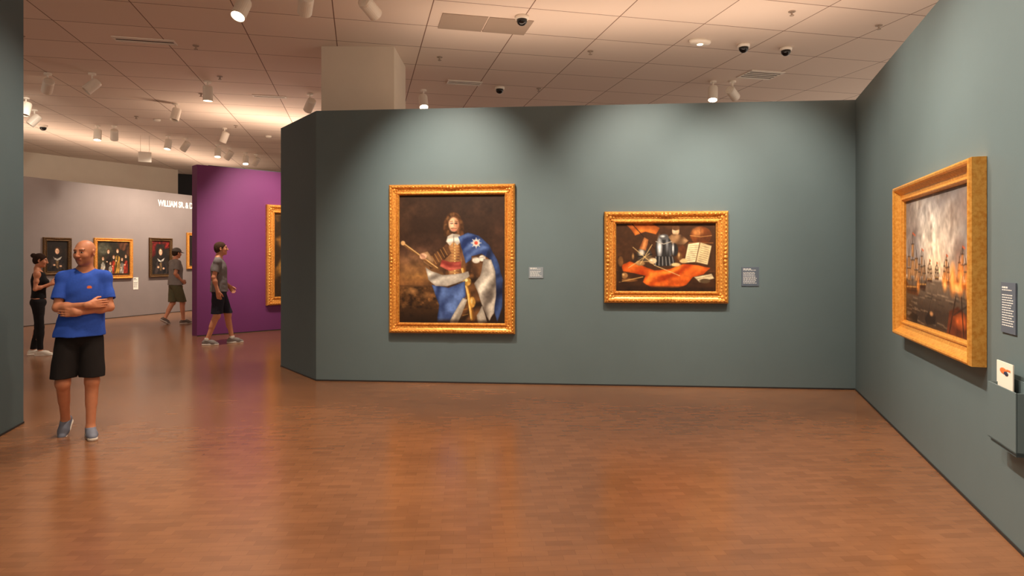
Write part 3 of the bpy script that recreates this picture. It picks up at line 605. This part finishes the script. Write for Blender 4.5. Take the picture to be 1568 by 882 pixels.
def hand(F,wr,d,n,side,curl=(.35,.5,.4),spread=.0,sc=1.0):
    """n: direction the palm faces; thumb leaves on side*cross(d,n)"""
    wr=np.array(wr,float); d=unit(d); n=unit(np.array(n)-np.dot(n,d)*d); s=np.cross(d,n)*side
    for i,(o,l) in enumerate(((.030,.070),(.010,.078),(-.011,.073),(-.030,.057))):
        kn=wr+d*(.090-.004*abs(i-1))*sc+s*o*sc
        F.cap(wr+d*.008*sc+s*o*.6*sc,kn,.0145*sc,.0115*sc,.010)
        p=kn; ang=0; 
        for q,(fr,c) in enumerate(zip((.45,.31,.24),curl)):
            ang+=c; dd=d*math.cos(ang)+n*math.sin(ang)+s*spread*(1.5-i)*.3; dd=unit(dd); p2=p+dd*l*fr*sc
            r=.0092-.0008*q; F.cap(p,p2,r*sc,(r-.0007)*sc,.003); p=p2
    a=wr+d*.02*sc+s*.02*sc; b1=wr+d*.052*sc+s*.046*sc+n*.012*sc; b2=b1+unit(d*.8+s*.35+n*.3)*.034*sc; b3=b2+unit(d*.95+s*.05+n*.35)*.026*sc
    F.cap(a,b1,.017*sc,.012*sc,.012); F.cap(b1,b2,.0115*sc,.0105*sc,.004); F.cap(b2,b3,.0102*sc,.0085*sc,.004)
    F.cap(wr-d*.02*sc,wr+d*.02*sc,.026*sc,.028*sc,.015,flat=(n,.72))
def rotm(yaw,pitch,roll=0):
    return np.array((Matrix.Rotation(math.radians(yaw),3,'Z')@Matrix.Rotation(math.radians(pitch),3,'X')@Matrix.Rotation(math.radians(roll),3,'Y')))

def human(name,loc,yaw,sc,J,st):
    e=empty(name,(loc[0],loc[1],0),math.radians(yaw))
    h=st.get('h',.005); fem=st.get('fem',False); g=st.get('girth',1.0)
    pts=np.array([J['sh'][0],J['sh'][1],J['el'][0],J['el'][1],J['wr'][0],J['wr'][1],J['kn'][0],J['kn'][1],J['an'][0],J['an'][1],J['pel']])
    lo=pts.min(0)-.26; hi=pts.max(0)+.26; lo[2]=-.02; hi[2]=J['head'][2]+.16
    F=Field(lo,hi,h)
    pel=np.array(J['pel'],float); ch=np.array(J['ch'],float); nk=np.array(J['nk'],float); hc=np.array(J['head'],float)
    RH=rotm(*J['hrot']); H=lambda x,y,z: hc+RH@np.array((x,y,z))
    wst=(pel+ch)/2+np.array((0,-.005,-.01))
    bw_=.158*g if not fem else .145
    F.ell(pel,(.155*g,.108*g,.12),.05); F.ell(wst,((.135 if not fem else .115)*g,.094*g,.14),.06); F.ell(ch,(bw_,.106*g,.18),.06)
    for i in(0,1):
        sh=np.array(J['sh'][i],float); F.cap(ch+np.array((0,.005,.10)),sh,.062,.046*g if not fem else .042,.05); F.cap(nk+np.array((0,.008,.03)),sh+np.array((0,0,.006)),.034,.032,.04)
    if fem:
        for sx in(-1,1): F.ell(ch+np.array((sx*.07,-.085,-.01)),(.055,.05,.055),.03)
    nr=.057 if not fem else .046
    F.cap(nk-np.array((0,-.005,.05)),H(0,.018,-.06),nr+.004,nr-.003,.03)
    hs=.97 if fem else 1.0
    F.ell(H(0,.012,.030),(.074*hs,.094*hs,.083),.02,R=RH); F.ell(H(0,-.034,-.020),(.061*hs,.058,.083),.03,R=RH); F.ell(H(0,-.034,-.070),(.050*hs,.050,.042),.025,R=RH); F.ell(H(0,-.076,-.092),(.020,.016,.017),.02,R=RH)
    F.cap(H(-.034,-.080,.030),H(.034,-.080,.030),.012,.012,.016)
    for sx in(-1,1):
        F.ell(H(sx*.038,-.066,-.022),(.022,.020,.026),.02,R=RH)
        F.ell(H(sx*.031,-.098,.010),(.015,.014,.011),.010,R=RH,mode='s'); F.ell(H(sx*.030,-.0765,.010),(.0125,.0125,.0115),.003,R=RH)
        F.ell(H(sx*.077,.010,-.004),(.009,.020,.033),.008,R=RH@rotm(sx*22,0)); F.ell(H(sx*.083,.004,-.002),(.005,.009,.017),.004,R=RH,mode='s')
        F.ell(H(sx*.011,-.103,-.026),(.009,.010,.008),.006,R=RH)
    F.cap(H(0,-.088,.022),H(0,-.112,-.022),.009,.012,.010)
    F.cap(H(-.019,-.0905,-.051),H(.019,-.0905,-.051),.0055,.0055,.006); F.cap(H(-.016,-.091,-.060),H(.016,-.091,-.060),.006,.006,.006)
    up_=.044 if not fem else .036; el_=.036 if not fem else .030; wr_=.026 if not fem else .022
    for i in(0,1):
        sh,el,wr=[np.array(J[k][i],float) for k in('sh','el','wr')]
        F.ell(sh+(el-sh)*.08,(.050 if not fem else .045,)*3,.04); F.cap(sh,el,up_*g,el_,.03); F.ell(sh+(el-sh)*.5+np.array((0,-.006,0)),(.043*g if not fem else .036,)*3,.03)
        F.cap(el,wr,el_,wr_,.02,); m=el+(wr-el)*.28; F.ell(m,(.042 if not fem else .034,)*3,.03)
        hd=J['hand'][i]; hand(F,wr,hd[0],hd[1],hd[2],hd[3])
    for i in(0,1):
        hp,kn,an=[np.array(J[k][i],float) for k in('hip','kn','an')]
        F.cap(hp,kn,.085*g,.056,.04); F.ell(kn+np.array((0,-.008,0)),(.054,.054,.06),.03); F.cap(kn,an,.050,.036,.02)
        ax=unit(an-kn); back=unit(np.array((0,1,0))-ax*ax[1]); F.cap(kn+ax*.06+back*.014,kn+ax*.20+back*.016,.044,.040,.03)
        fd,pt=J['foot'][i]; yd=math.radians(fd); base=np.array((math.sin(yd),-math.cos(yd),0)); c_,s_=math.cos(math.radians(pt)),math.sin(math.radians(pt))
        f=base*c_+np.array((0,0,-s_)); u=base*s_+np.array((0,0,c_))
        F.cap(an,an-u*.045-f*.03,.036,.034,.02); F.cap(an-u*.02,an-u*.052+f*.11,.034,.026,.02)
    C0=lin(st['skin']); 
    def skincol(V):
        c=np.tile(C0,(len(V),1)); L=(V-hc)@RH; x,y,z=L[:,0],L[:,1],L[:,2]; inh=(abs(z)<.13)&(abs(x)<.11)&(abs(y)<.14)
        def mixc(m,col,a=1.0):
            a=(m*a)[:,None]; c[:]=c*(1-a)+lin(col)*a
        face=inh&(y<-.04)
        mixc(inh*np.clip((-.028-z-.0*y)/.012,0,1)*np.clip((-y-.01)/.03,0,1),st.get('beard',st['skin']),st.get('beard_a',0.0))
        mixc(inh*np.clip((z-.035+.45*y)/.03,0,1),st.get('scalp',st['skin']),st.get('scalp_a',0))
        mixc((face&(abs(x)<.022)&(abs(z+.055)<.008)&(y<-.085)).astype(float),(168,84,72),.8)
        mixc((face&(abs(abs(x)-.031)<.019)&(abs(z-.032)<.0055)).astype(float),st.get('brow',(70,45,30)),.85)
        ex=abs(abs(x)-.030)
        mixc((face&(ex<.013)&(abs(z-.010)<.008)&(y<-.07)).astype(float),(80,50,40),.8)
        mixc((face&(ex<.011)&(abs(z-.010)<.005)&(y<-.07)).astype(float),(225,215,205))
        mixc((face&(ex<.0055)&(abs(z-.010)<.0055)&(y<-.07)).astype(float),(45,30,22))
        return c
    F.obj('body',M_skin,e,sc,skincol)
    T=Field((lo[0],lo[1],pel[2]-.2),(hi[0],hi[1],nk[2]+.12),max(h,.006)); cl=.012 if not fem else .006
    hem=st['hem']; hz=(( 0,0,hem),(0,0,-1))
    T.ell(ch,(bw_+cl+.002,.106*g+cl+.006,.185),.05,clip=[hz])
    T.cap(ch-np.array((0,0,.04)),(pel[0],pel[1],pel[2]-.05),(.158*g if not fem else .135)+ (cl-.012),(st.get('hemw',.196)*g if not fem else .160),.05,flat=((0,1,0),.74),clip=[hz])
    for i in(0,1):
        sh,el=[np.array(J[k][i],float) for k in('sh','el')]
        if not fem:
            T.cap(ch+np.array((0,.005,.10)),sh,.074,.055*g,.04); T.cap(nk+np.array((0,.008,.006)),sh+np.array((0,0,.004)),.048,.046,.04)
            ax=el-sh; sl=st.get('sleeve',.66); pt=sh+ax*sl; n=unit(ax)
            T.ell(sh+ax*.08,(.060,)*3,.03); T.cap(sh,sh+ax*(sl+.1),.056*g,.062*g,.015,clip=[(pt,n)])
            T.cap(pt-n*.012,pt+n*.05,.050*g,.054*g,.004,mode='s')
        else:
            T.cap(ch+np.array((0,.005,.09)),sh*np.array((.75,1,1)),.076,.052,.04)
    if fem:
        for sx in(-1,1): T.ell(ch+np.array((sx*.07,-.087,-.01)),(.062,.056,.062),.03)
    T.wrinkle(.0021,st.get('seed',1))
    T.cap(nk+np.array((0,-.004,.034 if not fem else .0)),nk+np.array((0,-.01,.2)),.064 if not fem else .085,.075,.006,mode='s')
    def tcol(V):
        c=np.tile(lin(st['top']),(len(V),1))
        if 'logo' in st:
            m=(((V[:,0]-.045)/.019)**2+((V[:,2]-(ch[2]+.045))/.013)**2<1)&(V[:,1]<-.05); c[m]=lin(st['logo'])
        return c
    T.obj('shirt',M_vc,e,sc,tcol)
    Bf=Field((lo[0],lo[1],max(0.01,st['leghem']-.04)),(hi[0],hi[1],pel[2]+.16),max(h,.006))
    Bf.ell(pel-np.array((0,0,.03)),(.165*g,.120*g,.12),.03)
    for i in(0,1):
        hp,kn,an=[np.array(J[k][i],float) for k in('hip','kn','an')]
        if st['leghem']>.3:
            cz=[((0,0,st['leghem']),(0,0,-1))]; Bf.cap(hp+np.array((0,0,-.04)),kn+np.array((0,0,-.02)),.100*g,st.get('legw',.100),.02,clip=cz)
            pk=kn+(hp-kn)*((st['leghem']-kn[2])/(hp[2]-kn[2])); Bf.cap(pk+np.array((0,0,-.004)),pk-np.array((0,0,.08)),.075,.08,.004,mode='s')
        else:
            cz=[((0,0,an[2]+.02),(0,0,-1))]; Bf.cap(hp,kn,.096,.064,.03); Bf.cap(kn,an,.062,.045,.02,clip=cz); Bf.ell(kn+np.array((0,0,-.12)),(.06,.062,.12),.03)
    Bf.wrinkle(.0020,st.get('seed',1)+5)
    Bf.obj('shorts' if st['leghem']>.3 else 'trousers',M_vc,e,sc,st['bottom'])
    for i in(0,1):
        an=np.array(J['an'][i],float); fd,pt=J['foot'][i]; yd=math.radians(fd); base=np.array((math.sin(yd),-math.cos(yd),0)); c_,s_=math.cos(math.radians(pt)),math.sin(math.radians(pt))
        f=base*c_+np.array((0,0,-s_)); u=base*s_+np.array((0,0,c_)); sd=np.cross(u,f)
        S=Field(an-.26,an+.26,.005); g_=an-u*.085
        cp=[(g_+u*.018,-u),(an+u*(.002),u)]
        S.cap(g_+u*.045-f*.045,g_+u*.040+f*.10,.040,.044,.02,clip=cp); S.cap(g_+u*.03+f*.10,g_+u*.026+f*.155,.044,.034,.02,flat=(u,.8),clip=cp); S.cap(g_+u*.09-f*.01,g_+u*.05+f*.08,.044,.032,.025,clip=cp)
        S.cap(an+u*.03-f*.004,an-u*.012,.036,.034,.004,mode='s')
        S.obj('shoe_upper',M_shoe,e,sc,st['shoe'])
        S=Field(an-.26,an+.26,.005); cp=[(g_,-u),(g_+u*.024,u)]
        S.cap(g_+u*.012-f*.045,g_+u*.012+f*.05,.043,.040,.01,clip=cp); S.cap(g_+u*.012+f*.05,g_+u*.012+f*.155,.043,.039,.02,clip=cp)
        S.obj('shoe_sole',M_shoe,e,sc,st['sole'])
        if st.get('sock'):
            S=Field(an-.2,an+.2,.005); S.cap(an-u*.03,an+np.array((0,0,.05)),.043,.043,.01,clip=[((0,0,an[2]+.04),(0,0,1))]); S.obj('sock',M_vc,e,sc,st['sock'])
    if 'hair' in st:
        S=Field(hc-.19,hc+.19,.005); n=RH@unit((0,-.75,-.66)); 
        S.ell(H(0,.016,.034),(.083,.102,.089),.01,R=RH,clip=[(H(0,-.078,.062),n)])
        S.ell(H(0,.05,-.01),(.070,.062,.075),.02,R=RH,clip=[(H(0,.0,0),RH@unit((0,-1,-.25)))])
        if st.get('bun'): S.ell(H(0,.115,.06),(.045,.042,.042),.012,R=RH); S.ell(H(0,.06,.0),(.072,.05,.07),.02,R=RH)
        S.wrinkle(.0016,3,2.2); S.obj('hair',M_vc,e,sc,st['hair'])
    if 'cap' in st:
        S=Field(hc-.22,hc+.22,.005); S.ell(H(0,.012,.045),(.090,.108,.085),.01,R=RH,clip=[(H(0,0,.03),RH@np.array((0,0,-1.)))]); S.cap(H(0,-.07,.038),H(0,-.13,.030),.062,.05,.01,flat=(RH@np.array((0,0,1.)),.12)); S.obj('baseball_cap',M_vc,e,sc,st['cap'])
    return e

SK=(206,138,104)
J=dict(pel=(-.035,0,.95),ch=(0,0,1.315),nk=(0,.015,1.50),head=(.005,-.012,1.675),hrot=(-32,6,0),
 sh=[(-.158,.01,1.445),(.158,.01,1.445)],el=[(-.200,-.065,1.180),(.200,-.065,1.170)],wr=[(.045,-.19,1.205),(-.050,-.165,1.135)],
 hand=[((1,.30,.10),(0,1,-.1),1,(.1,.3,.35)),((-1,.34,.06),(0,1,.0),-1,(.15,.2,.2))],
 hip=[(-.125,0,.92),(.055,0,.92)],kn=[(-.160,-.055,.50),(.062,-.075,.50)],an=[(-.150,.13,.135),(.052,-.10,.086)],foot=[(-12,30),(8,0)])
human('man_in_blue_tshirt',(-3.93,6.0),31,1.0,J,dict(skin=SK,top=(52,90,196),logo=(226,120,60),bottom=(32,29,30),hem=.915,leghem=.545,legw=.103,hemw=.205,shoe=(118,124,142),sole=(226,218,208),h=.0042,beard=(120,74,52),beard_a=.45,scalp=(176,112,82),scalp_a=.3,sleeve=.72,seed=2))
J=dict(pel=(0,.0,.95),ch=(0,.005,1.315),nk=(0,.01,1.50),head=(0,-.03,1.675),hrot=(8,-2,0),
 sh=[(-.170,.01,1.448),(.170,.01,1.448)],el=[(-.215,.06,1.175),(.215,.03,1.175)],wr=[(-.205,.0,.93),(.19,-.15,1.0)],
 hand=[((0,-.2,-1),(1,0,0),1,(.3,.4,.3)),((-.1,-.6,-.8),(-1,0,0),-1,(.3,.4,.3))],
 hip=[(-.09,0,.92),(.09,0,.92)],kn=[(-.10,.03,.50),(.09,-.13,.50)],an=[(-.11,.18,.086),(.09,-.20,.086)],foot=[(-10,0),(8,0)])
human('man_in_gray_tshirt',(-5.56,12.4),108,1.08,J,dict(skin=SK,top=(118,110,110),bottom=(40,40,52),hem=.92,leghem=.54,legw=.098,shoe=(130,122,118),sole=(230,222,212),hair=(66,44,30),h=.006,seed=4,girth=1.04,sock=(230,225,215)))
J=dict(pel=(0,.01,.96),ch=(0,.0,1.30),nk=(0,.02,1.49),head=(0,-.02,1.665),hrot=(0,12,0),
 sh=[(-.150,.01,1.435),(.150,.01,1.435)],el=[(-.185,.03,1.165),(.185,.0,1.165)],wr=[(-.10,-.185,1.255),(.09,-.19,1.25)],
 hand=[((.25,-.8,.45),(.9,.2,-.1),1,(.5,.6,.4)),((-.35,-.8,.45),(-.9,.2,-.1),-1,(.5,.6,.4))],
 hip=[(-.085,.01,.92),(.085,.01,.92)],kn=[(-.09,-.02,.50),(.09,.02,.50)],an=[(-.09,-.03,.086),(.10,.10,.086)],foot=[(-8,0),(10,0)])
wm=human('woman_in_black_outfit',(-7.93,10.95),118,.955,J,dict(skin=SK,fem=True,top=(26,24,26),bottom=(28,26,28),hem=1.0,leghem=.1,shoe=(226,218,206),sole=(236,230,220),hair=(52,34,26),bun=True,h=.0055,seed=6))
b=MB(); b.box((-.01,-.285,1.285),(.078,.010,.16),Matrix.Rotation(math.radians(-25),3,'X')); b.obj('phone',mat('phone_blue',(110,160,200),.4),wm)
J=dict(pel=(0,.0,.95),ch=(0,-.01,1.315),nk=(0,.0,1.50),head=(0,-.035,1.672),hrot=(10,8,0),
 sh=[(-.170,.01,1.448),(.170,.01,1.448)],el=[(-.215,.09,1.19),(.215,-.02,1.175)],wr=[(-.18,-.07,1.02),(.19,-.14,.97)],
 hand=[((.2,-.8,-.5),(1,0,0),1,(.3,.4,.3)),((-.1,-.5,-.8),(-1,0,0),-1,(.3,.4,.3))],
 hip=[(-.09,0,.92),(.09,0,.92)],kn=[(-.10,-.12,.50),(.09,.02,.50)],an=[(-.10,-.14,.086),(.09,.20,.14)],foot=[(-8,0),(8,30)])
human('man_in_cap',(-8.35,16.2),140,1.05,J,dict(skin=SK,top=(132,124,120),bottom=(96,90,66),hem=.92,leghem=.52,legw=.10,shoe=(110,96,88),sole=(200,190,180),hair=(60,44,34),cap=(110,104,98),h=.0075,seed=9,girth=1.1))

# ---------------------------------------------------------------- world & camera
wd=bpy.data.worlds.new('World'); scene.world=wd; wd.use_nodes=True
wd.node_tree.nodes['Background'].inputs[0].default_value=(1,.84,.68,1); wd.node_tree.nodes['Background'].inputs[1].default_value=1.05
cam=bpy.data.cameras.new('camera'); co=bpy.data.objects.new('camera',cam); COL.objects.link(co)
co.location=(0,0,1.62); co.rotation_euler=(math.pi/2,0,0); cam.sensor_width=36; cam.lens=36*1000/1568.0; cam.shift_y=-45/1568.0; cam.clip_end=100
scene.camera=co
